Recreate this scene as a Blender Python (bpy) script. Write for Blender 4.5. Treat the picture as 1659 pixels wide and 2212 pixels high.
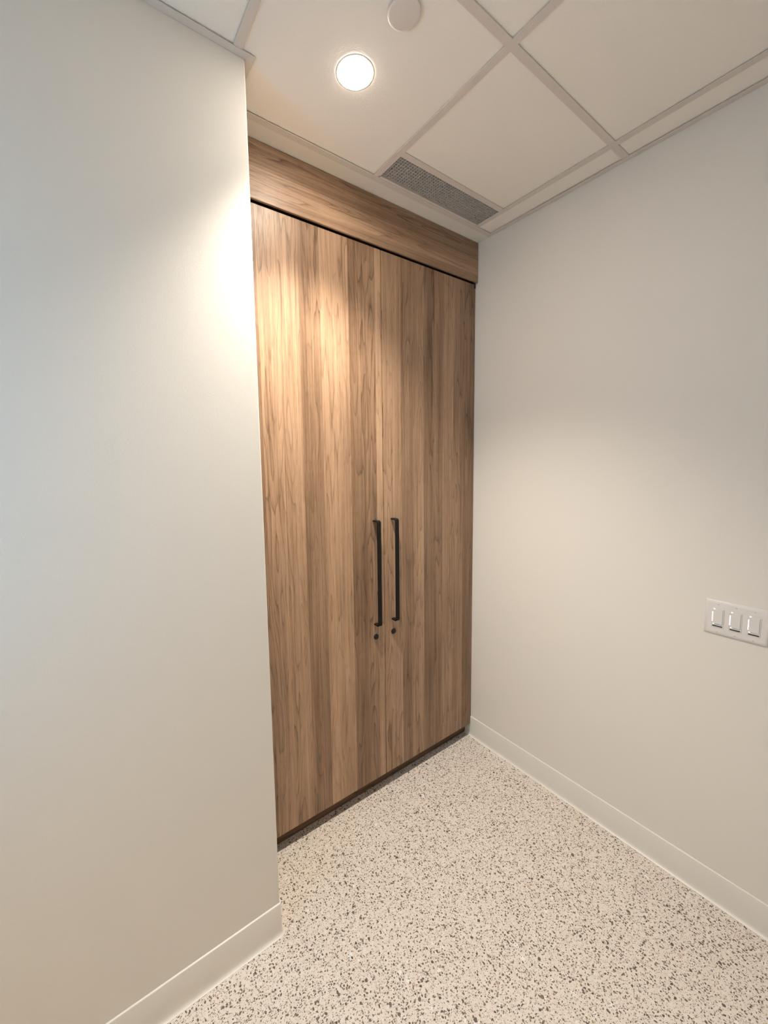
import bpy, bmesh, math, random
from mathutils import Vector, Matrix

for o in list(bpy.data.objects):
    bpy.data.objects.remove(o, do_unlink=True)
scene = bpy.context.scene
C = scene.collection
random.seed(7)

# ------------------------------------------------------------------ camera
IMG_W, IMG_H = 1659, 2212
cam_d = bpy.data.cameras.new('camera')
cam = bpy.data.objects.new('camera', cam_d)
C.objects.link(cam)
YAW, PITCH, ROLL = 0.6195, -0.0993, -0.0163
FPX, PPX, PPY = 861.469, -42.24, -24.77
fwd = Vector((math.sin(YAW) * math.cos(PITCH), math.cos(YAW) * math.cos(PITCH), math.sin(PITCH)))
rt = Vector((math.cos(YAW), -math.sin(YAW), 0))
up = rt.cross(fwd)
r2 = math.cos(ROLL) * rt + math.sin(ROLL) * up
u2 = -math.sin(ROLL) * rt + math.cos(ROLL) * up
M = Matrix((r2, u2, -fwd)).transposed().to_4x4()
M.translation = Vector((-1.777, -1.4445, 1.6224))
cam.matrix_world = M
cam_d.sensor_fit = 'HORIZONTAL'
cam_d.sensor_width = 36.0
cam_d.lens = 36.0 * FPX / IMG_W
cam_d.shift_x = -PPX / IMG_W
cam_d.shift_y = PPY / IMG_W
cam_d.clip_start = 0.02
scene.camera = cam

# ------------------------------------------------------------------ world, added daylight fill, exposure
world = bpy.data.worlds.new('world')
scene.world = world
world.use_nodes = True
bg = world.node_tree.nodes['Background']
bg.inputs['Color'].default_value = (0.72, 0.86, 1.0, 1)
bg.inputs['Strength'].default_value = 1.0
scene.view_settings.view_transform = 'Standard'
scene.view_settings.look = 'None'
scene.view_settings.gamma = 1.0
scene.view_settings.use_curve_mapping = False
scene.view_settings.exposure = 0.27
scene.cycles.max_bounces = 5
scene.cycles.diffuse_bounces = 4
scene.cycles.use_light_tree = False
scene.cycles.adaptive_threshold = 0.03
scene.cycles.adaptive_min_samples = 16
scene.cycles.glossy_bounces = 2
scene.cycles.transmission_bounces = 2
scene.cycles.caustics_reflective = False
scene.cycles.caustics_refractive = False

H = 2.74                      # underside of the ceiling grid
RX0, RY0 = -5.2, -3.4         # far ends of the room, behind the viewer
WX, WY = -1.3192, -0.2629     # corner of the projecting wall on the left
WIN = (-1.08, -0.52, 1.25, 2.15)  # added daylight window in an unseen wall block far left: y0, y1, z0, z1
BX, BY = -2.65, -1.30         # corner of that wall block
STUB = (-1.25, -1.95)         # corner of the added light-blocking wall behind the viewer on the right
LENS_GLOW = 190.0
LAMP_POWER = 152.0
LAMP_SPREAD = 105.0
FILL_POWER = 370.0
FILL_SPREAD = 85.0
LAMP_COLOR = (1.0, 0.90, 0.775)
DAY_POWER = 9.0

day = bpy.data.lights.new('daylight_fill', 'AREA')  # added fill lamp standing in for daylight, tints the left wall blue
day.shape = 'RECTANGLE'
day.size = WIN[1] - WIN[0] - 0.06
day.size_y = WIN[3] - WIN[2] - 0.06
day.energy = DAY_POWER
day.color = (0.12, 0.55, 1.0)
day_o = bpy.data.objects.new('daylight_fill', day)
C.objects.link(day_o)
day_o.location = (BX - 0.17, (WIN[0] + WIN[1]) / 2, (WIN[2] + WIN[3]) / 2)
day_o.rotation_euler = (math.pi / 2, 0, -math.pi / 2)

# ------------------------------------------------------------------ material helpers
def new_mat(name):
    m = bpy.data.materials.new(name)
    m.use_nodes = True
    nt = m.node_tree
    b = nt.nodes['Principled BSDF']
    return m, nt, b

def N(nt, kind, **kw):
    n = nt.nodes.new(kind)
    for k, v in kw.items():
        setattr(n, k, v)
    return n

def L(nt, a, b):
    nt.links.new(a, b)

def plain(name, col, rough=0.5, bump=0.0, bscale=300.0, metal=0.0, spec=0.5, var=0.0):
    m, nt, b = new_mat(name)
    b.inputs['Base Color'].default_value = (*col, 1)
    b.inputs['Roughness'].default_value = rough
    b.inputs['Metallic'].default_value = metal
    b.inputs['Specular IOR Level'].default_value = spec
    tc = N(nt, 'ShaderNodeTexCoord')
    no = N(nt, 'ShaderNodeTexNoise')
    no.inputs['Scale'].default_value = bscale
    no.inputs['Detail'].default_value = 1
    L(nt, tc.outputs['Object'], no.inputs['Vector'])
    if bump:
        bp = N(nt, 'ShaderNodeBump')
        bp.inputs['Strength'].default_value = bump
        bp.inputs['Distance'].default_value = 0.001
        L(nt, no.outputs['Fac'], bp.inputs['Height'])
        L(nt, bp.outputs['Normal'], b.inputs['Normal'])
    if var:
        mx = N(nt, 'ShaderNodeMix', data_type='RGBA')
        mx.inputs['A'].default_value = (*[c * (1 - var) for c in col], 1)
        mx.inputs['B'].default_value = (*[min(1, c * (1 + var)) for c in col], 1)
        L(nt, no.outputs['Fac'], mx.inputs['Factor'])
        L(nt, mx.outputs['Result'], b.inputs['Base Color'])
    return m

def math_node(nt, op, a, b=None, c=None):
    n = N(nt, 'ShaderNodeMath', operation=op)
    for i, v in enumerate((a, b, c)):
        if v is None:
            continue
        if isinstance(v, (int, float)):
            n.inputs[i].default_value = v
        else:
            L(nt, v, n.inputs[i])
    return n.outputs[0]

def mix_rgb(nt, fac, a, b, blend='MIX'):
    n = N(nt, 'ShaderNodeMix', data_type='RGBA', blend_type=blend)
    for key, v in (('Factor', fac), ('A', a), ('B', b)):
        if isinstance(v, (int, float)):
            n.inputs[key].default_value = v
        elif isinstance(v, tuple):
            n.inputs[key].default_value = (*v, 1)
        else:
            L(nt, v, n.inputs[key])
    return n.outputs['Result']

def ramp(nt, fac, stops, interp='LINEAR'):
    n = N(nt, 'ShaderNodeValToRGB')
    cr = n.color_ramp
    cr.interpolation = interp
    while len(cr.elements) > 1:
        cr.elements.remove(cr.elements[-1])
    cr.elements[0].position = stops[0][0]
    c0 = stops[0][1]
    cr.elements[0].color = (*c0, 1) if isinstance(c0, tuple) else (c0, c0, c0, 1)
    for p, c in stops[1:]:
        e = cr.elements.new(p)
        e.color = (*c, 1) if isinstance(c, tuple) else (c, c, c, 1)
    L(nt, fac, n.inputs['Fac'])
    return n.outputs['Color']

# ---- wood laminate: printed boards side by side, grain along one axis
def wood(name, across, along, edges, tones, a0, a1, dark=1.0):
    m, nt, b = new_mat(name)
    tc = N(nt, 'ShaderNodeTexCoord')
    sep = N(nt, 'ShaderNodeSeparateXYZ')
    L(nt, tc.outputs['Object'], sep.inputs[0])
    u = sep.outputs[across]          # across the grain
    v = sep.outputs[along]           # along the grain
    un = math_node(nt, 'DIVIDE', math_node(nt, 'SUBTRACT', u, a0), a1 - a0)
    stops, offs = [], []
    rnd = random.Random(5)
    allb = [a0] + edges
    for e, t in zip(allb, tones):
        p = max(0.0, (e - a0) / (a1 - a0))
        stops.append((p, t))
        offs.append((p, rnd.random()))
    tone = ramp(nt, un, stops, 'CONSTANT')
    off = ramp(nt, un, offs, 'CONSTANT')
    sep2 = N(nt, 'ShaderNodeSeparateColor')
    L(nt, off, sep2.inputs[0])
    offv = math_node(nt, 'MULTIPLY', sep2.outputs[0], 37.0)
    sept = N(nt, 'ShaderNodeSeparateColor')
    L(nt, tone, sept.inputs[0])
    tonev = sept.outputs[0]

    def coords(su, sv, o=1.0):
        c = N(nt, 'ShaderNodeCombineXYZ')
        L(nt, math_node(nt, 'MULTIPLY', u, su), c.inputs[0])
        L(nt, math_node(nt, 'MULTIPLY', v, sv), c.inputs[1])
        L(nt, math_node(nt, 'MULTIPLY', offv, o), c.inputs[2])
        return c.outputs[0]

    def noise(vec, scale=1.0, detail=2.0, rough=0.5, dist=0.0):
        n = N(nt, 'ShaderNodeTexNoise')
        n.inputs['Scale'].default_value = scale
        n.inputs['Detail'].default_value = detail
        n.inputs['Roughness'].default_value = rough
        n.inputs['Distortion'].default_value = dist
        L(nt, vec, n.inputs['Vector'])
        return n.outputs['Fac']
    # growth rings cut flat: contours of a stretched height field, steep on one side
    field = noise(coords(9.0, 0.75), 1.0, 2.5, 0.5)
    fine = noise(coords(55.0, 5.0), 1.0, 2.0, 0.5)
    rings = math_node(nt, 'ADD', math_node(nt, 'MULTIPLY', field, 17.0),
                      math_node(nt, 'MULTIPLY', fine, 0.55))
    saw = math_node(nt, 'FRACT', rings)
    ringdark = ramp(nt, saw, [(0.0, 0.0), (0.55, 0.04), (0.86, 0.45), (0.93, 1.0), (1.0, 0.05)])
    sr = N(nt, 'ShaderNodeSeparateColor')
    L(nt, ringdark, sr.inputs[0])
    # straight fine streaks and short dark pores
    streak = noise(coords(150.0, 1.6), 1.0, 3.0, 0.6)
    pores = noise(coords(620.0, 22.0), 1.0, 1.0, 0.5)
    poreline = ramp(nt, pores, [(0.0, 0.0), (0.56, 0.0), (0.72, 1.0), (1.0, 1.0)])
    sp = N(nt, 'ShaderNodeSeparateColor')
    L(nt, poreline, sp.inputs[0])
    broad = noise(coords(22.0, 0.9), 1.0, 2.0, 0.5)
    patch = noise(coords(6.0, 2.5), 1.0, 2.0, 0.5)
    t = math_node(nt, 'ADD', tonev, math_node(nt, 'MULTIPLY', math_node(nt, 'SUBTRACT', streak, 0.5), 0.62))
    t = math_node(nt, 'ADD', t, math_node(nt, 'MULTIPLY', math_node(nt, 'SUBTRACT', broad, 0.5), 0.55))
    t = math_node(nt, 'ADD', t, math_node(nt, 'MULTIPLY', math_node(nt, 'SUBTRACT', patch, 0.5), 0.30))
    # rings show strongly only in some bands
    where = ramp(nt, noise(coords(13.0, 0.5, 2.0), 1.0, 1.0), [(0.36, 0.15), (0.60, 1.0)])
    sw = N(nt, 'ShaderNodeSeparateColor')
    L(nt, where, sw.inputs[0])
    t = math_node(nt, 'SUBTRACT', t, math_node(nt, 'MULTIPLY', math_node(nt, 'MULTIPLY', sr.outputs[0], sw.outputs[0]), 0.34))
    t = math_node(nt, 'SUBTRACT', t, math_node(nt, 'MULTIPLY', sp.outputs[0], 0.16))
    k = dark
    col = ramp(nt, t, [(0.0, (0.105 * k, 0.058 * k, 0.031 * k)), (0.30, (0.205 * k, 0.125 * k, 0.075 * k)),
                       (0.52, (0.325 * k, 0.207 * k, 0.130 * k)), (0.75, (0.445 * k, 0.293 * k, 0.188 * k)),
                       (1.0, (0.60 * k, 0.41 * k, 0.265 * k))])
    L(nt, col, b.inputs['Base Color'])
    b.inputs['Roughness'].default_value = 0.42
    b.inputs['Specular IOR Level'].default_value = 0.45
    bp = N(nt, 'ShaderNodeBump')
    bp.inputs['Strength'].default_value = 0.25
    bp.inputs['Distance'].default_value = 0.0006
    L(nt, math_node(nt, 'ADD', sp.outputs[0], math_node(nt, 'MULTIPLY', streak, -0.6)), bp.inputs['Height'])
    bp.invert = True
    L(nt, bp.outputs['Normal'], b.inputs['Normal'])
    return m

# ---- ground terrazzo: pale matrix with small brown, grey, white and pink chips
def terrazzo(name):
    m, nt, b = new_mat(name)
    tc = N(nt, 'ShaderNodeTexCoord')
    wn = N(nt, 'ShaderNodeTexNoise')
    wn.inputs['Scale'].default_value = 130
    wn.inputs['Detail'].default_value = 2
    L(nt, tc.outputs['Object'], wn.inputs['Vector'])
    sub = N(nt, 'ShaderNodeVectorMath', operation='SUBTRACT')
    L(nt, wn.outputs['Color'], sub.inputs[0])
    sub.inputs[1].default_value = (0.5, 0.5, 0.5)
    scl = N(nt, 'ShaderNodeVectorMath', operation='SCALE')
    L(nt, sub.outputs[0], scl.inputs[0])
    scl.inputs['Scale'].default_value = 0.006
    add = N(nt, 'ShaderNodeVectorMath', operation='ADD')
    L(nt, tc.outputs['Object'], add.inputs[0])
    L(nt, scl.outputs[0], add.inputs[1])
    vec = add.outputs[0]

    def chips(scale, amount, rmin, rmax, rot, seed, stretch=1.0):
        mp = N(nt, 'ShaderNodeMapping')
        mp.inputs['Rotation'].default_value = (0, 0, rot)
        mp.inputs['Location'].default_value = (seed, seed * 0.7, 0)
        mp.inputs['Scale'].default_value = (1.0, stretch, 1.0)
        L(nt, vec, mp.inputs['Vector'])
        vo = N(nt, 'ShaderNodeTexVoronoi', voronoi_dimensions='2D', feature='F1')
        vo.inputs['Scale'].default_value = scale
        L(nt, mp.outputs[0], vo.inputs['Vector'])
        s = N(nt, 'ShaderNodeSeparateColor')
        L(nt, vo.outputs['Color'], s.inputs[0])
        rad = math_node(nt, 'ADD', math_node(nt, 'MULTIPLY', math_node(nt, 'POWER', s.outputs[1], 2.2), rmax - rmin), rmin)
        inside = math_node(nt, 'LESS_THAN', vo.outputs['Distance'], rad)
        pick = math_node(nt, 'LESS_THAN', s.outputs[0], amount)
        return math_node(nt, 'MULTIPLY', inside, pick), s.outputs[2]
    cl = N(nt, 'ShaderNodeTexNoise')
    cl.inputs['Scale'].default_value = 9
    cl.inputs['Detail'].default_value = 3
    L(nt, tc.outputs['Object'], cl.inputs['Vector'])
    n2 = N(nt, 'ShaderNodeTexNoise')
    n2.inputs['Scale'].default_value = 90
    n2.inputs['Detail'].default_value = 3
    L(nt, tc.outputs['Object'], n2.inputs['Vector'])
    base = ramp(nt, n2.outputs['Fac'], [(0.3, (0.66, 0.605, 0.545)), (0.5, (0.73, 0.67, 0.61)), (0.7, (0.78, 0.72, 0.655))])
    base = mix_rgb(nt, cl.outputs['Fac'], base, mix_rgb(nt, 1.0, base, (0.93, 0.90, 0.88), 'MULTIPLY'))
    col = base
    # cream / white chips
    f, r = chips(75, 0.22, 0.12, 0.42, 0.4, 3.1)
    col = mix_rgb(nt, math_node(nt, 'MULTIPLY', f, 0.75), col, (0.74, 0.68, 0.60))
    f, r = chips(34, 0.05, 0.10, 0.32, 1.4, 9.1)
    col = mix_rgb(nt, math_node(nt, 'MULTIPLY', f, 0.9), col, (0.80, 0.79, 0.76))
    # pinkish chips
    f, r = chips(40, 0.035, 0.12, 0.26, 0.9, 5.3)
    col = mix_rgb(nt, math_node(nt, 'MULTIPLY', f, 0.6), col, (0.50, 0.30, 0.22))
    # grey-tan chips
    f, r = chips(120, 0.30, 0.10, 0.40, 0.2, 6.7)
    col = mix_rgb(nt, math_node(nt, 'MULTIPLY', f, 0.55), col, (0.27, 0.22, 0.17))
    # fine dark specks
    f, r = chips(210, 0.50, 0.12, 0.34, 0.7, 1.7)
    col = mix_rgb(nt, math_node(nt, 'MULTIPLY', f, 0.85), col, (0.15, 0.115, 0.085))
    # brown chips, some longer than wide, lying every way
    for sc_, am, ro, se, stx in ((100, 0.40, 0.1, 2.9, 1.0), (92, 0.28, 1.0, 4.9, 1.9), (96, 0.28, 2.3, 7.7, 1.7), (120, 0.32, 0.3, 11.3, 0.6)):
        f, r = chips(sc_, am, 0.10, 0.34, ro, se, stx)
        dk = ramp(nt, r, [(0.0, (0.050, 0.037, 0.026)), (0.5, (0.095, 0.072, 0.052)), (1.0, (0.20, 0.155, 0.115))])
        col = mix_rgb(nt, math_node(nt, 'MULTIPLY', f, 0.93), col, dk)
    # scattered large dark pebbles
    f, r = chips(46, 0.15, 0.10, 0.25, 0.5, 8.3)
    dk = ramp(nt, r, [(0.0, (0.055, 0.045, 0.036)), (1.0, (0.16, 0.13, 0.10))])
    col = mix_rgb(nt, math_node(nt, 'MULTIPLY', f, 0.95), col, dk)
    L(nt, col, b.inputs['Base Color'])
    b.inputs['Roughness'].default_value = 0.55
    b.inputs['Specular IOR Level'].default_value = 0.35
    return m

def emitter(name, col, s):
    m, nt, b = new_mat(name)
    b.inputs['Base Color'].default_value = (0.9, 0.9, 0.9, 1)
    b.inputs['Emission Color'].default_value = (*col, 1)
    b.inputs['Emission Strength'].default_value = s
    return m

MAT = {}
MAT['wall'] = plain('wall_paint', (0.74, 0.705, 0.645), 0.6, 0.12, 420, spec=0.35)
MAT['ceil_paint'] = plain('ceiling_paint', (0.76, 0.72, 0.66), 0.7, 0.1, 420, spec=0.2)
MAT['tile'] = plain('mineral_tile', (0.86, 0.82, 0.76), 0.95, 0.35, 260, spec=0.1, var=0.03)
MAT['grid'] = plain('grid_metal_paint', (0.66, 0.605, 0.555), 0.55, 0.0, 200, spec=0.3)
MAT['plenum'] = plain('plenum_dark', (0.05, 0.045, 0.04), 0.9)
MAT['cove'] = plain('rubber_base', (0.74, 0.71, 0.655), 0.38, 0.08, 60, spec=0.45)
MAT['floor'] = terrazzo('terrazzo')
MAT['black'] = plain('black_metal', (0.010, 0.008, 0.007), 0.5, 0.05, 900, spec=0.16)
MAT['gloss_black'] = plain('black_lock_metal', (0.006, 0.005, 0.005), 0.10, 0.0, 300, spec=0.35)
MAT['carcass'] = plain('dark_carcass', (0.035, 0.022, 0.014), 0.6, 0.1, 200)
MAT['egg'] = plain('grille_metal', (0.52, 0.485, 0.44), 0.5, 0.0, 200, spec=0.3)
MAT['plate'] = plain('switch_plastic', (0.72, 0.69, 0.66), 0.32, 0.0, 300, spec=0.5)
MAT['plate2'] = plain('switch_insert_plastic', (0.66, 0.64, 0.60), 0.30, 0.0, 300, spec=0.5)
MAT['screw'] = plain('screw_paint', (0.25, 0.23, 0.21), 0.4, 0.0, 300, spec=0.5)
MAT['slot'] = plain('black_slot', (0.004, 0.004, 0.004), 0.5)
MAT['led'] = emitter('led_white', (0.85, 0.92, 1.0), 1.7)
MAT['plastic_white'] = plain('cover_plate_paint', (0.70, 0.655, 0.61), 0.4, 0.0, 300, spec=0.4)
MAT['led'].cycles.emission_sampling = 'NONE'
MAT['lens'] = emitter('downlight_lens', LAMP_COLOR, LENS_GLOW)
MAT['lens_fill'] = emitter('fill_lamp_lens', LAMP_COLOR, 20.0)
MAT['lens_fill'].cycles.emission_sampling = 'NONE'
MAT['frame_metal'] = plain('window_frame_metal', (0.25, 0.25, 0.25), 0.4)

# board edges of the door laminate, metres from the right wall
DOOR_EDGES = [-1.2083, -1.125, -1.0444, -0.9511, -0.875, -0.8181, -0.735, -0.6772, -0.6395, -0.585, -0.531, -0.455, -0.3831,
              -0.312, -0.2487, -0.175, -0.0921]
DOOR_TONES = [0.38, 0.62, 0.59, 0.39, 0.66, 0.62, 0.37, 0.41, 0.66, 0.55, 0.58, 0.39, 0.53,
              0.36, 0.39, 0.56, 0.47, 0.36]
MAT['wood_door'] = wood('laminate_upright', 0, 2, DOOR_EDGES, DOOR_TONES, -1.32, 0.0)
FAS_EDGES = [2.578, 2.612, 2.650, 2.690, 2.715]
FAS_TONES = [0.52, 0.62, 0.56, 0.40, 0.33, 0.44]
MAT['wood_fascia'] = wood('laminate_level', 2, 0, FAS_EDGES, FAS_TONES, 2.54, 2.74)
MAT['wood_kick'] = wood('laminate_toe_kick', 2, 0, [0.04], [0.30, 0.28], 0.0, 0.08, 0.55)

# ------------------------------------------------------------------ mesh helpers
def link(name, me, mat, parent=None, smooth=False):
    if mat is not None:
        me.materials.clear()
        me.materials.append(mat)
    if smooth:
        for p in me.polygons:
            p.use_smooth = True
    o = bpy.data.objects.new(name, me)
    C.objects.link(o)
    if parent:
        o.parent = parent
    return o

def finish(bm, name):
    bmesh.ops.recalc_face_normals(bm, faces=bm.faces)
    me = bpy.data.meshes.new(name)
    bm.to_mesh(me)
    bm.free()
    return me

def add_box(bm, x0, x1, y0, y1, z0, z1):
    vs = [bm.verts.new(p) for p in ((x0, y0, z0), (x1, y0, z0), (x1, y1, z0), (x0, y1, z0),
                                    (x0, y0, z1), (x1, y0, z1), (x1, y1, z1), (x0, y1, z1))]
    fs = [bm.faces.new([vs[i] for i in f]) for f in
          ((0, 3, 2, 1), (4, 5, 6, 7), (0, 1, 5, 4), (1, 2, 6, 5), (2, 3, 7, 6), (3, 0, 4, 7))]
    return vs, fs

def box(name, x0, x1, y0, y1, z0, z1, mat, parent=None, bevel=0.0, seg=2):
    bm = bmesh.new()
    add_box(bm, x0, x1, y0, y1, z0, z1)
    if bevel:
        bmesh.ops.bevel(bm, geom=list(bm.edges), offset=bevel, segments=seg, affect='EDGES', profile=0.5)
    return link(name, finish(bm, name), mat, parent)

def boxes(name, lst, mat, parent=None):
    bm = bmesh.new()
    for b in lst:
        add_box(bm, *b)
    return link(name, finish(bm, name), mat, parent)

def extrude_profile(name, prof, path_fn, stations, mat, parent=None, smooth=True, caps=True):
    """prof: closed list of (u, w); path_fn(station, u, w) -> point"""
    bm = bmesh.new()
    rows = [[bm.verts.new(path_fn(s, u, w)) for u, w in prof] for s in stations]
    n = len(prof)
    for a, b in zip(rows, rows[1:]):
        for i in range(n):
            bm.faces.new((a[i], a[(i + 1) % n], b[(i + 1) % n], b[i]))
    if caps:
        bm.faces.new(rows[0])
        bm.faces.new(rows[-1])
    me = finish(bm, name)
    o = link(name, me, mat, parent)
    if smooth:
        for p in me.polygons:
            p.use_smooth = True
        me.set_sharp_from_angle(angle=math.radians(50))
    return o

def lathe(name, prof, mat, parent=None, seg=48, matrix=None, smooth=True):
    """prof: list of (r, z) from the axis outwards and back; revolved about z"""
    bm = bmesh.new()
    rows = []
    for r, z in prof:
        if r < 1e-6:
            rows.append([bm.verts.new((0, 0, z))])
        else:
            rows.append([bm.verts.new((r * math.cos(2 * math.pi * i / seg), r * math.sin(2 * math.pi * i / seg), z)) for i in range(seg)])
    for a, b in zip(rows, rows[1:]):
        for i in range(seg):
            j = (i + 1) % seg
            if len(a) == 1 and len(b) == 1:
                continue
            if len(a) == 1:
                bm.faces.new((a[0], b[i], b[j]))
            elif len(b) == 1:
                bm.faces.new((a[i], b[0], a[j]))
            else:
                bm.faces.new((a[i], b[i], b[j], a[j]))
    if matrix is not None:
        bm.transform(matrix)
    me = finish(bm, name)
    o = link(name, me, mat, parent)
    if smooth:
        for p in me.polygons:
            p.use_smooth = True
        me.set_sharp_from_angle(angle=math.radians(40))
    return o

def empty(name, loc, label=None, cat=None, group=None, kind=None):
    o = bpy.data.objects.new(name, None)
    o.empty_display_size = 0.1
    C.objects.link(o)
    o.location = loc
    tag(o, label, cat, group, kind)
    return o

def tag(o, label=None, cat=None, group=None, kind=None):
    for k, v in (('label', label), ('category', cat), ('group', group), ('kind', kind)):
        if v:
            o[k] = v
    return o

def child_at(o, root):
    """keep world placement of a mesh built in world coordinates under a moved root"""
    o.matrix_parent_inverse = Matrix.Translation(root.location).inverted()
    return o

# ------------------------------------------------------------------ the setting
floor = box('floor', RX0 - 0.1, 0.1, RY0 - 0.1, 0.75, -0.08, 0.0, MAT['floor'])
tag(floor, 'pale terrazzo floor speckled with small brown chips', 'floor', kind='structure')

wr = box('wall_right', 0.0, 0.1, RY0, 0.7, 0.0, 2.95, MAT['wall'])
tag(wr, 'plain beige painted wall on the right with the light switch', 'wall', kind='structure')

bm = bmesh.new()
_, _ = add_box(bm, RX0, WX, WY, 0.7, 0.0, 2.95)
es = [e for e in bm.edges if all(abs(v.co.x - WX) < 1e-5 and abs(v.co.y - WY) < 1e-5 for v in e.verts)]
bmesh.ops.bevel(bm, geom=es, offset=0.004, segments=4, affect='EDGES', profile=0.5)
wl = link('wall_left', finish(bm, 'wall_left'), MAT['wall'])
tag(wl, 'pale grey painted projecting wall on the left beside the wardrobe', 'wall', kind='structure')

wb = box('wall_back', WX, 0.0, 0.62, 0.7, 0.0, 2.95, MAT['wall'])
tag(wb, 'painted wall behind the wardrobe', 'wall', kind='structure')
wsd = box('wall_side', RX0 - 0.1, RX0, RY0, WY, 0.0, 2.95, MAT['wall'])
tag(wsd, 'painted end wall of the room, outside the view', 'wall', kind='structure')
wst = box('wall_light_blocker', STUB[0], 0.0, RY0 - 0.1, STUB[1], 0.0, 2.95, MAT['wall'])  # unseen wall added to block and bounce light
tag(wst, 'added light-blocking wall behind the viewer, outside the view', 'wall', kind='structure')
wf = box('wall_front', RX0 - 0.1, STUB[0], RY0 - 0.1, RY0, 0.0, 2.95, MAT['wall'])
tag(wf, 'painted wall behind the viewer, outside the view', 'wall', kind='structure')
y0, y1, z0, z1 = WIN
wbk = boxes('wall_fill_block', [(RX0, BX - 0.2, BY, WY, 0, 2.95), (BX - 0.2, BX, BY, y0, 0, 2.95), (BX - 0.2, BX, y1, WY, 0, 2.95),
                         (BX - 0.2, BX, y0, y1, 0, z0), (BX - 0.2, BX, y0, y1, z1, 2.95)], MAT['wall'])
tag(wbk, 'added wall block holding the fill window, outside the view', 'wall', kind='structure')  # unseen block, added to carry the blue daylight fill
fx0, fx1 = BX - 0.09, BX - 0.04
wn_ = boxes('fill_window', [(fx0, fx1, y0, y0 + 0.03, z0, z1), (fx0, fx1, y1 - 0.03, y1, z0, z1),
                         (fx0, fx1, y0 + .03, y1 - .03, z0, z0 + 0.03), (fx0, fx1, y0 + .03, y1 - .03, z1 - 0.03, z1)], MAT['frame_metal'])
tag(wn_, 'added window frame around the daylight fill, outside the view', 'window', kind='structure')  # frame added round the fill lamp's opening, out of view

# ---- ceiling: slab above, lay-in tiles, tees, wall angles, plaster border
ceiling = box('ceiling', RX0 - 0.1, 0.1, RY0 - 0.1, 0.7, 2.95, 3.02, MAT['plenum'])
tag(ceiling, 'suspended ceiling of square white tiles in a painted metal grid', 'ceiling', kind='structure')

XG = [-0.1243, -0.7371]
while XG[-1] > RX0 + 0.3:
    XG.append(XG[-1] - 0.6096)
XG[2] = -1.3461
YG = [-0.7098]
while YG[-1] > RY0 + 0.3:
    YG.append(YG[-1] - 0.6096)
YTRIM = -0.0807
YTEE = -0.2478          # short tee in front of the grille
FW = 0.012              # half width of a tee flange
FT = 0.0022             # flange thickness

def tee(name, axis, c, a, b, dz=0.0, web=True):
    """a tee along axis ('x' or 'y') centred on c from a to b"""
    bm = bmesh.new()
    z = H + dz
    if axis == 'x':
        add_box(bm, a, b, c - FW, c + FW, z, z + FT)
        if web:
            add_box(bm, a, b, c - 0.001, c + 0.001, z + FT, z + 0.03)
    else:
        add_box(bm, c - FW, c + FW, a, b, z, z + FT)
        if web:
            add_box(bm, c - 0.001, c + 0.001, a, b, z + FT, z + 0.03)
    return link(name, finish(bm, name), MAT['grid'], ceiling)

for i, x in enumerate(XG):
    yb = YTRIM - 0.024 if x > WX else WY - 0.022
    tee('grid_tee', 'y', x, RY0 if x < STUB[0] else STUB[1], yb, 0.0)
for y in YG:
    tee('grid_tee', 'x', y, RX0, -0.022 if y > STUB[1] else STUB[0], 0.0003)
tee('grid_tee', 'x', YTEE, XG[1], XG[0], 0.0003)

def angle_trim(name, b):
    return box(name, *b, MAT['grid'], ceiling)
angle_trim('wall_angle', (WX + 0.022, -0.0005, YTRIM - 0.024, YTRIM, H - 0.0015, H + 0.001))
angle_trim('wall_angle', (-0.022, -0.0005, STUB[1], YTRIM - 0.024, H - 0.0012, H + 0.001))
angle_trim('wall_angle', (RX0, WX + 0.022, WY - 0.022, WY - 0.0005, H - 0.0012, H + 0.001))
angle_trim('wall_angle', (WX + 0.0005, WX + 0.022, WY - 0.0005, YTRIM, H - 0.0010, H + 0.001))

strip = box('plaster_border', WX, 0.0, YTRIM, 0.62, H, H + 0.02, MAT['ceil_paint'], ceiling, bevel=0.0)
tag(strip, 'painted plaster border between wardrobe and ceiling grid')

rows_y = [YTRIM - 0.012] + YG + [RY0]
cols_x = [0.0] + XG + [RX0]
TZ = H + FT + 0.0018
tile_mesh = {}
def tile(x0, x1, y0, y1, dz=0.0):
    g = 0.004
    w, d = round(x1 - x0 - 2 * g, 4), round(y1 - y0 - 2 * g, 4)
    if w < 0.02 or d < 0.02:
        return
    key = (w, d)
    if key not in tile_mesh:
        bm = bmesh.new()
        add_box(bm, -w / 2, w / 2, -d / 2, d / 2, 0, 0.016)
        tile_mesh[key] = finish(bm, 'ceiling_tile')
    me = tile_mesh[key]
    o = link('ceiling_tile', me, MAT['tile'], ceiling)
    o.location = ((x0 + x1) / 2, (y0 + y1) / 2, TZ + dz)
for i in range(len(cols_x) - 1):
    xr, xl = cols_x[i], cols_x[i + 1]
    for j in range(len(rows_y) - 1):
        yt, yb = rows_y[j], rows_y[j + 1]
        dz = random.uniform(0, 0.0012)
        if j == 0:
            if i == 1:
                tile(xl, xr, yb, YTEE, dz)
                continue
            if xr < WX:
                tile(xl, xr, yb, WY - 0.004, dz)
                continue
        if xl > STUB[0] - 0.2:
            yb = max(yb, STUB[1])
        tile(xl, xr, yb, yt, dz)

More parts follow.
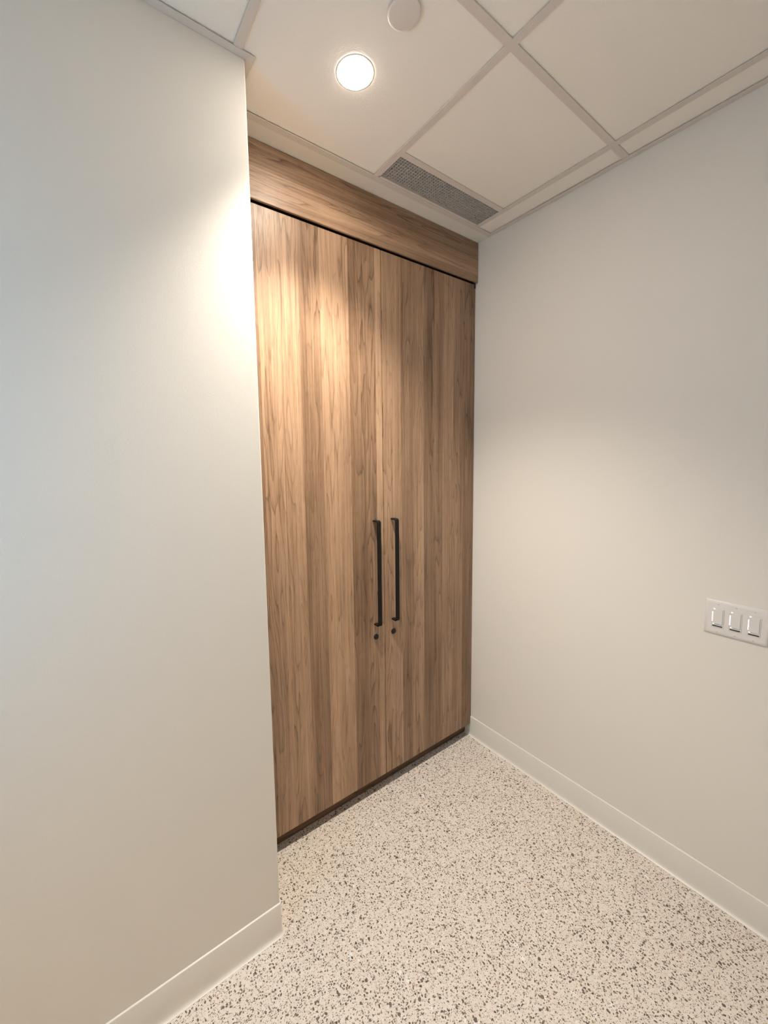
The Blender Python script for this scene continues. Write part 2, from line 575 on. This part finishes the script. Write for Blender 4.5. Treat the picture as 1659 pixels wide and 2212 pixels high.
# ---- cove base along the walls
BH = 0.118
PROF = [(0.0, 0.0), (0.0145, 0.0), (0.0145, 0.0012), (0.0108, 0.0026), (0.0080, 0.0052), (0.0064, 0.0098), (0.0056, 0.0170),
        (0.0052, 0.028), (0.0052, BH - 0.0032), (0.0047, BH - 0.0012), (0.0036, BH - 0.0002), (0.0, BH)]
br = extrude_profile('baseboard_right', PROF, lambda s, u, w: (-0.0003 - u, s, w), [0.043, STUB[1] + 0.001], MAT['cove'])
tag(br, 'off-white rubber cove base along the right wall', 'baseboard', kind='structure')
# wraps round the corner of the projecting wall
def wrap(s, u, w):
    kind, t = s
    r = 0.004
    if kind == 'front':
        return (t, WY - 0.0003 - u, w)
    if kind == 'side':
        return (WX + 0.0003 + u, t, w)
    cx, cy = WX - r, WY + r
    a = -math.pi / 2 + t * math.pi / 2
    return (cx + (r + 0.0003 + u) * math.cos(a), cy + (r + 0.0003 + u) * math.sin(a), w)
st = [('front', RX0 + 0.01)] + [('arc', k / 6) for k in range(7)] + [('side', -0.016)]
bl = extrude_profile('baseboard_left', PROF, wrap, st, MAT['cove'])
tag(bl, 'off-white rubber cove base wrapping the foot of the left wall', 'baseboard', kind='structure')

# ------------------------------------------------------------------ wardrobe
wd = empty('wardrobe', (-0.66, 0.0, 0.0), 'tall built-in wardrobe with two brown wood-grain doors and black pulls', 'wardrobe')
def wpart(o):
    return child_at(o, wd)
XL, XR = WX + 0.002, -0.0015
YF = -0.0143
DT, DB = 2.5350, 0.0777
SEAM = -0.6390
# body: sides, top, bottom, back
carc = boxes('carcass', [(XL, XL + 0.018, 0.024, 0.60, DB, H - 0.004), (XR - 0.018, XR, 0.024, 0.60, DB, H - 0.004),
                         (XL + 0.018, XR - 0.018, 0.024, 0.60, H - 0.03, H - 0.004), (XL + 0.018, XR - 0.018, 0.024, 0.60, DB, DB + 0.018),
                         (XL + 0.018, XR - 0.018, 0.59, 0.60, DB + 0.018, H - 0.03),
                         (XL, XR, 0.004, 0.024, DT + 0.012, H - 0.004),  # dark backing rail, makes the gap over the doors read as shade
                         (SEAM - 0.009, SEAM + 0.009, 0.026, 0.59, DB + 0.018, H - 0.03)], MAT['carcass'], wd)
wpart(carc)
tag(carc, 'dark inner body')
fas = wpart(box('header_panel', XL, -0.0042, YF, -0.0055, 2.5412, H - 0.0022, MAT['wood_fascia'], wd, bevel=0.0012))
tag(fas, 'wood-grain header panel with level grain')
kick = wpart(box('toe_kick', XL, -0.0015, 0.0445, 0.060, 0.0005, DB, MAT['wood_kick'], wd))
tag(kick, 'recessed dark brown toe kick')
fill = wpart(box('filler_strip', -0.0125, -0.0015, 0.003, 0.022, DB + 0.001, 2.5185, MAT['wood_door'], wd, bevel=0.0006))
fill2 = wpart(box('filler_strip', XL, XL + 0.017, 0.003, 0.022, DB + 0.001, 2.5185, MAT['wood_door'], wd, bevel=0.0006))

endb = wpart(box('gap_shade_block', -0.0138, -0.0015, 0.0015, 0.0225, 2.5187, 2.5465, MAT['carcass'], wd))  # dark block put in the notch to give the gap its shade
tag(endb, 'small dark block standing for shade in the gap above the filler strip')

def strap_handle(parent, xa, xb, zlo, zhi):
    depth, th, rad = 0.0365, 0.0065, 0.011
    # centre line of the strap in (y, z), from upper foot to lower foot
    def corner(cy, cz, a0, a1, r, n=6):
        return [(cy + r * math.cos(a0 + (a1 - a0) * k / n), cz + r * math.sin(a0 + (a1 - a0) * k / n)) for k in range(n + 1)]
    yo = -depth
    outer = [(0.0, zhi)] + corner(yo + rad, zhi - rad, math.pi / 2, math.pi, rad) + corner(yo + rad, zlo + rad, math.pi, 1.5 * math.pi, rad) + [(0.0, zlo)]
    ri = rad - th * 0.75
    inner = [(0.0, zhi - th)] + corner(yo + th + ri, zhi - th - ri, math.pi / 2, math.pi, ri) + corner(yo + th + ri, zlo + th + ri, math.pi, 1.5 * math.pi, ri) + [(0.0, zlo + th)]
    bm = bmesh.new()
    e = 0.0012
    rows = []
    for x, grow in ((xa, -e), (xa + e, 0), (xb - e, 0), (xb, -e)):
        ring = []
        n = len(outer)
        for k in range(n):
            (oy, oz), (iy, iz) = outer[k], inner[k]
            d = Vector((iy - oy, iz - oz)).normalized()
            ring.append(((x, oy - d.x * grow, oz - d.y * grow), (x, iy + d.x * grow, iz + d.y * grow)))
        rows.append([(bm.verts.new(p), bm.verts.new(q)) for p, q in ring])
    n = len(outer)
    for a, b in zip(rows, rows[1:]):
        for k in range(n - 1):
            bm.faces.new((a[k][0], a[k + 1][0], b[k + 1][0], b[k][0]))
            bm.faces.new((a[k][1], b[k][1], b[k + 1][1], a[k + 1][1]))
        for k in (0, n - 1):
            bm.faces.new((a[k][0], b[k][0], b[k][1], a[k][1]))
    for r in (rows[0], rows[-1]):
        for k in range(n - 1):
            bm.faces.new((r[k][0], r[k + 1][0], r[k + 1][1], r[k][1]))
    me = finish(bm, 'handle')
    o = link('handle', me, MAT['black'], parent, smooth=True)
    me.set_sharp_from_angle(angle=math.radians(35))
    child_at(o, wd)
    return o

def lock(parent, x, z):
    M4 = Matrix.Translation((x, 0.0, z)) @ Matrix.Rotation(math.pi / 2, 4, 'X')
    prof = [(0.0, 0.0), (0.0132, 0.0), (0.0134, 0.0020), (0.0130, 0.0042), (0.0115, 0.0062), (0.0085, 0.0078), (0.0045, 0.0086), (0.0, 0.0088)]
    o = child_at(lathe('lock', prof, MAT['gloss_black'], parent, 32, M4), wd)
    return o

def door(xa, xb, hx, label):
    o = wpart(box('door', xa, xb, 0.0, 0.020, DB, DT, MAT['wood_door'], wd, bevel=0.0008))
    tag(o, label)
    h = strap_handle(o, hx - 0.0105, hx + 0.0105, 0.857, 1.352)
    tag(h, 'long black metal strap pull')
    k = lock(o, hx, 0.797)
    tag(k, 'round black cam lock')
    for c in (h, k):
        c.matrix_parent_inverse = Matrix.Identity(4)
        c.location = (0, 0, 0)
    return o
door(XL + 0.0195, SEAM - 0.0022, -0.6925, 'left door with upright brown wood grain')
door(SEAM + 0.0022, -0.0155, -0.5865, 'right door with upright brown wood grain')

# ------------------------------------------------------------------ ceiling downlight
def downlight(x, y, label, power=LAMP_POWER, spread=LAMP_SPREAD, lens='lens'):
    t = empty('downlight', (x, y, TZ), label, 'downlight')
    lathe('lens', [(0.0518, -0.0008), (0.0508, -0.0013), (0.046, -0.0021), (0.034, -0.0029), (0.017, -0.0034), (0.0, -0.0036)], MAT[lens], t, 24)
    lathe('trim_ring', [(0.0512, -0.0003), (0.0514, -0.0007), (0.0545, -0.0009), (0.0568, -0.0007), (0.0575, -0.0003)], MAT['plastic_white'], t, 48)
    ld = bpy.data.lights.new('downlight_beam', 'SPOT')
    ld.shadow_soft_size = 0.035
    ld.energy = power
    ld.color = LAMP_COLOR
    ld.spot_size = math.radians(spread)
    ld.spot_blend = 1.0
    lo = bpy.data.objects.new('downlight_beam', ld)
    C.objects.link(lo)
    lo.parent = t
    lo.location = (0, 0, -0.0500)
    return t
LX, LY = -1.0410, -0.4010
downlight(LX, LY, 'glowing round recessed downlight in the ceiling tile before the wardrobe')
mid_x = [(a + b) / 2 for a, b in zip(XG, XG[1:])]
mid_y = [(a + b) / 2 for a, b in zip(YG, YG[1:])]
for (i, j, lab) in ((5, 2, 'added fill downlight behind the viewer, nearer the end wall of the room'),
                    (4, 3, 'added fill downlight behind the viewer, nearer the rear wall of the room')):
    tag(downlight(mid_x[i], mid_y[j], lab, FILL_POWER, FILL_SPREAD, 'lens_fill'), group='added fill lamps behind the viewer')  # lamps added out of view for soft ambient fill

# ------------------------------------------------------------------ concealed sprinkler
sp = empty('sprinkler_cover', (-1.030, -0.6035, TZ), 'flat round white sprinkler cover plate in the ceiling beside the downlight', 'sprinkler')
lathe('cover_plate', [(0.0, -0.0085), (0.036, -0.0085), (0.0405, -0.0078), (0.0418, -0.0066), (0.0415, -0.0058), (0.030, -0.0058), (0.0, -0.0058)], MAT['plastic_white'], sp, 56)
lathe('collar', [(0.0340, -0.0004), (0.0340, -0.0058), (0.0325, -0.0058), (0.0325, -0.0004), (0.0340, -0.0004)], MAT['screw'], sp, 48)

# ------------------------------------------------------------------ egg-crate air grille
GX0, GX1 = XG[1] + FW - 0.004, XG[0] - FW + 0.004
GY0, GY1 = YTEE + FW - 0.004, YTRIM - 0.024 - 0.012 - 0.003
gr = empty('air_grille', ((GX0 + GX1) / 2, (GY0 + GY1) / 2, H + 0.003), 'long narrow grey egg-crate air grille in the ceiling above the wardrobe', 'air vent')
pitch = 0.01265
gz0, gz1 = 0.0, 0.0125
hx, hy = (GX1 - GX0) / 2, (GY1 - GY0) / 2
def slat_mesh(nm, w, d):
    bm = bmesh.new()
    add_box(bm, -w / 2, w / 2, -d / 2, d / 2, gz0, gz1)
    return finish(bm, nm)
th = 0.0017
sm_short = slat_mesh('slat', th, hy * 2)
sm_long = slat_mesh('slat', hx * 2, th)
n = int(hx * 2 / pitch)
for k in range(n + 1):
    o = link('slat', sm_short, MAT['egg'], gr)
    o.location = (-n * pitch / 2 + k * pitch, 0, 0)
m_ = int(hy * 2 / pitch)
for k in range(m_ + 1):
    o = link('slat', sm_long, MAT['egg'], gr)
    o.location = (0, -m_ * pitch / 2 + k * pitch, 0.0001)
# lower lip of the grille frame lying on the tees
boxes('frame', [(-hx, hx, hy + 0.0055, hy + 0.0165, -0.0030, 0.0125)], MAT['grid'], gr)
# sheet-metal duct above
boxes('duct', [(-hx - 0.002, hx + 0.002, -hy - 0.002, -hy, 0.014, 0.15), (-hx - 0.002, hx + 0.002, hy + 0.006, hy + 0.008, 0.014, 0.15),
               (-hx - 0.002, -hx, -hy, hy + 0.006, 0.014, 0.15), (hx, hx + 0.002, -hy, hy + 0.006, 0.014, 0.15), (-hx, hx, -hy, hy + 0.006, 0.148, 0.15)], MAT['plenum'], gr)

# ------------------------------------------------------------------ three-gang dimmer switch on the right wall
SY0, SY1, SZ0, SZ1 = -1.1935, -1.0290, 0.9995, 1.1205
sw = empty('light_switch', (0.0, (SY0 + SY1) / 2, (SZ0 + SZ1) / 2), 'white three-gang dimmer switch plate on the right wall', 'switch')
cyw, czw = (SY1 - SY0) / 2, (SZ1 - SZ0) / 2
bm = bmesh.new()
def loop(sy, sz, x):
    return [bm.verts.new((x, a * (cyw - sy), b * (czw - sz))) for a, b in ((-1, -1), (1, -1), (1, 1), (-1, 1))]
lps = [loop(0, 0, -0.0004), loop(0.0002, 0.0002, -0.0022), loop(0.0030, 0.0030, -0.0050), loop(0.0085, 0.0085, -0.0068), loop(0.011, 0.011, -0.0070)]
bm.faces.new(lps[0])
for a, b in zip(lps, lps[1:]):
    for i in range(4):
        bm.faces.new((a[i], a[(i + 1) % 4], b[(i + 1) % 4], b[i]))
bm.faces.new(lps[-1])
plate = link('plate', finish(bm, 'plate'), MAT['plate'], sw, smooth=True)
plate.data.set_sharp_from_angle(angle=math.radians(45))
cz0 = (SZ0 + SZ1) / 2
cy0 = (SY0 + SY1) / 2
for q, yc in enumerate((-1.0652, -1.1113, -1.1574)):
    y = yc - cy0
    zc = 1.0585 - cz0
    # insert body with a raised rim
    ins = box('dimmer', -0.0082, -0.0066, y - 0.0166, y + 0.0166, zc - 0.0332, zc + 0.0332, MAT['plate2'], sw, bevel=0.0006)
    box('paddle', -0.0102, -0.0078, y - 0.0128, y + 0.0118, zc - 0.0205, zc + 0.0300, MAT['plate'], ins, bevel=0.0007)
    box('air_gap_bar', -0.0092, -0.0078, y - 0.0135, y + 0.0130, zc - 0.0302, zc - 0.0266, MAT['slot'], ins, bevel=0.0006)
    for k in range(7):
        zz = zc + 0.0185 - k * 0.0051
        box('indicator_light', -0.0089, -0.0080, y + 0.0126, y + 0.0155, zz - 0.0012, zz + 0.0012, MAT['led'], ins, bevel=0.0003, seg=1)
    box('corner_light', -0.0092, -0.0080, y + 0.0080, y + 0.0122, zc + 0.0304, zc + 0.0320, MAT['led'], ins, bevel=0.0003, seg=1)
    box('corner_light', -0.0092, -0.0080, y + 0.0085, y + 0.0122, zc - 0.0224, zc - 0.0209, MAT['led'], ins, bevel=0.0003, seg=1)
    for s in (1, -1):
        zs = zc + s * 0.0484
        Ms = Matrix.Translation((-0.0066, y, zs)) @ Matrix.Rotation(-math.pi / 2, 4, 'Y')
        scr = lathe('screw', [(0.0, 0.0), (0.0029, 0.0), (0.0027, 0.0007), (0.0012, 0.0010), (0.0, 0.0010)], MAT['plate'], sw, 16, Ms)
        box('slot', -0.0079, -0.0075, y - 0.0022, y + 0.0022, zs - 0.0005, zs + 0.0005, MAT['screw'], scr)
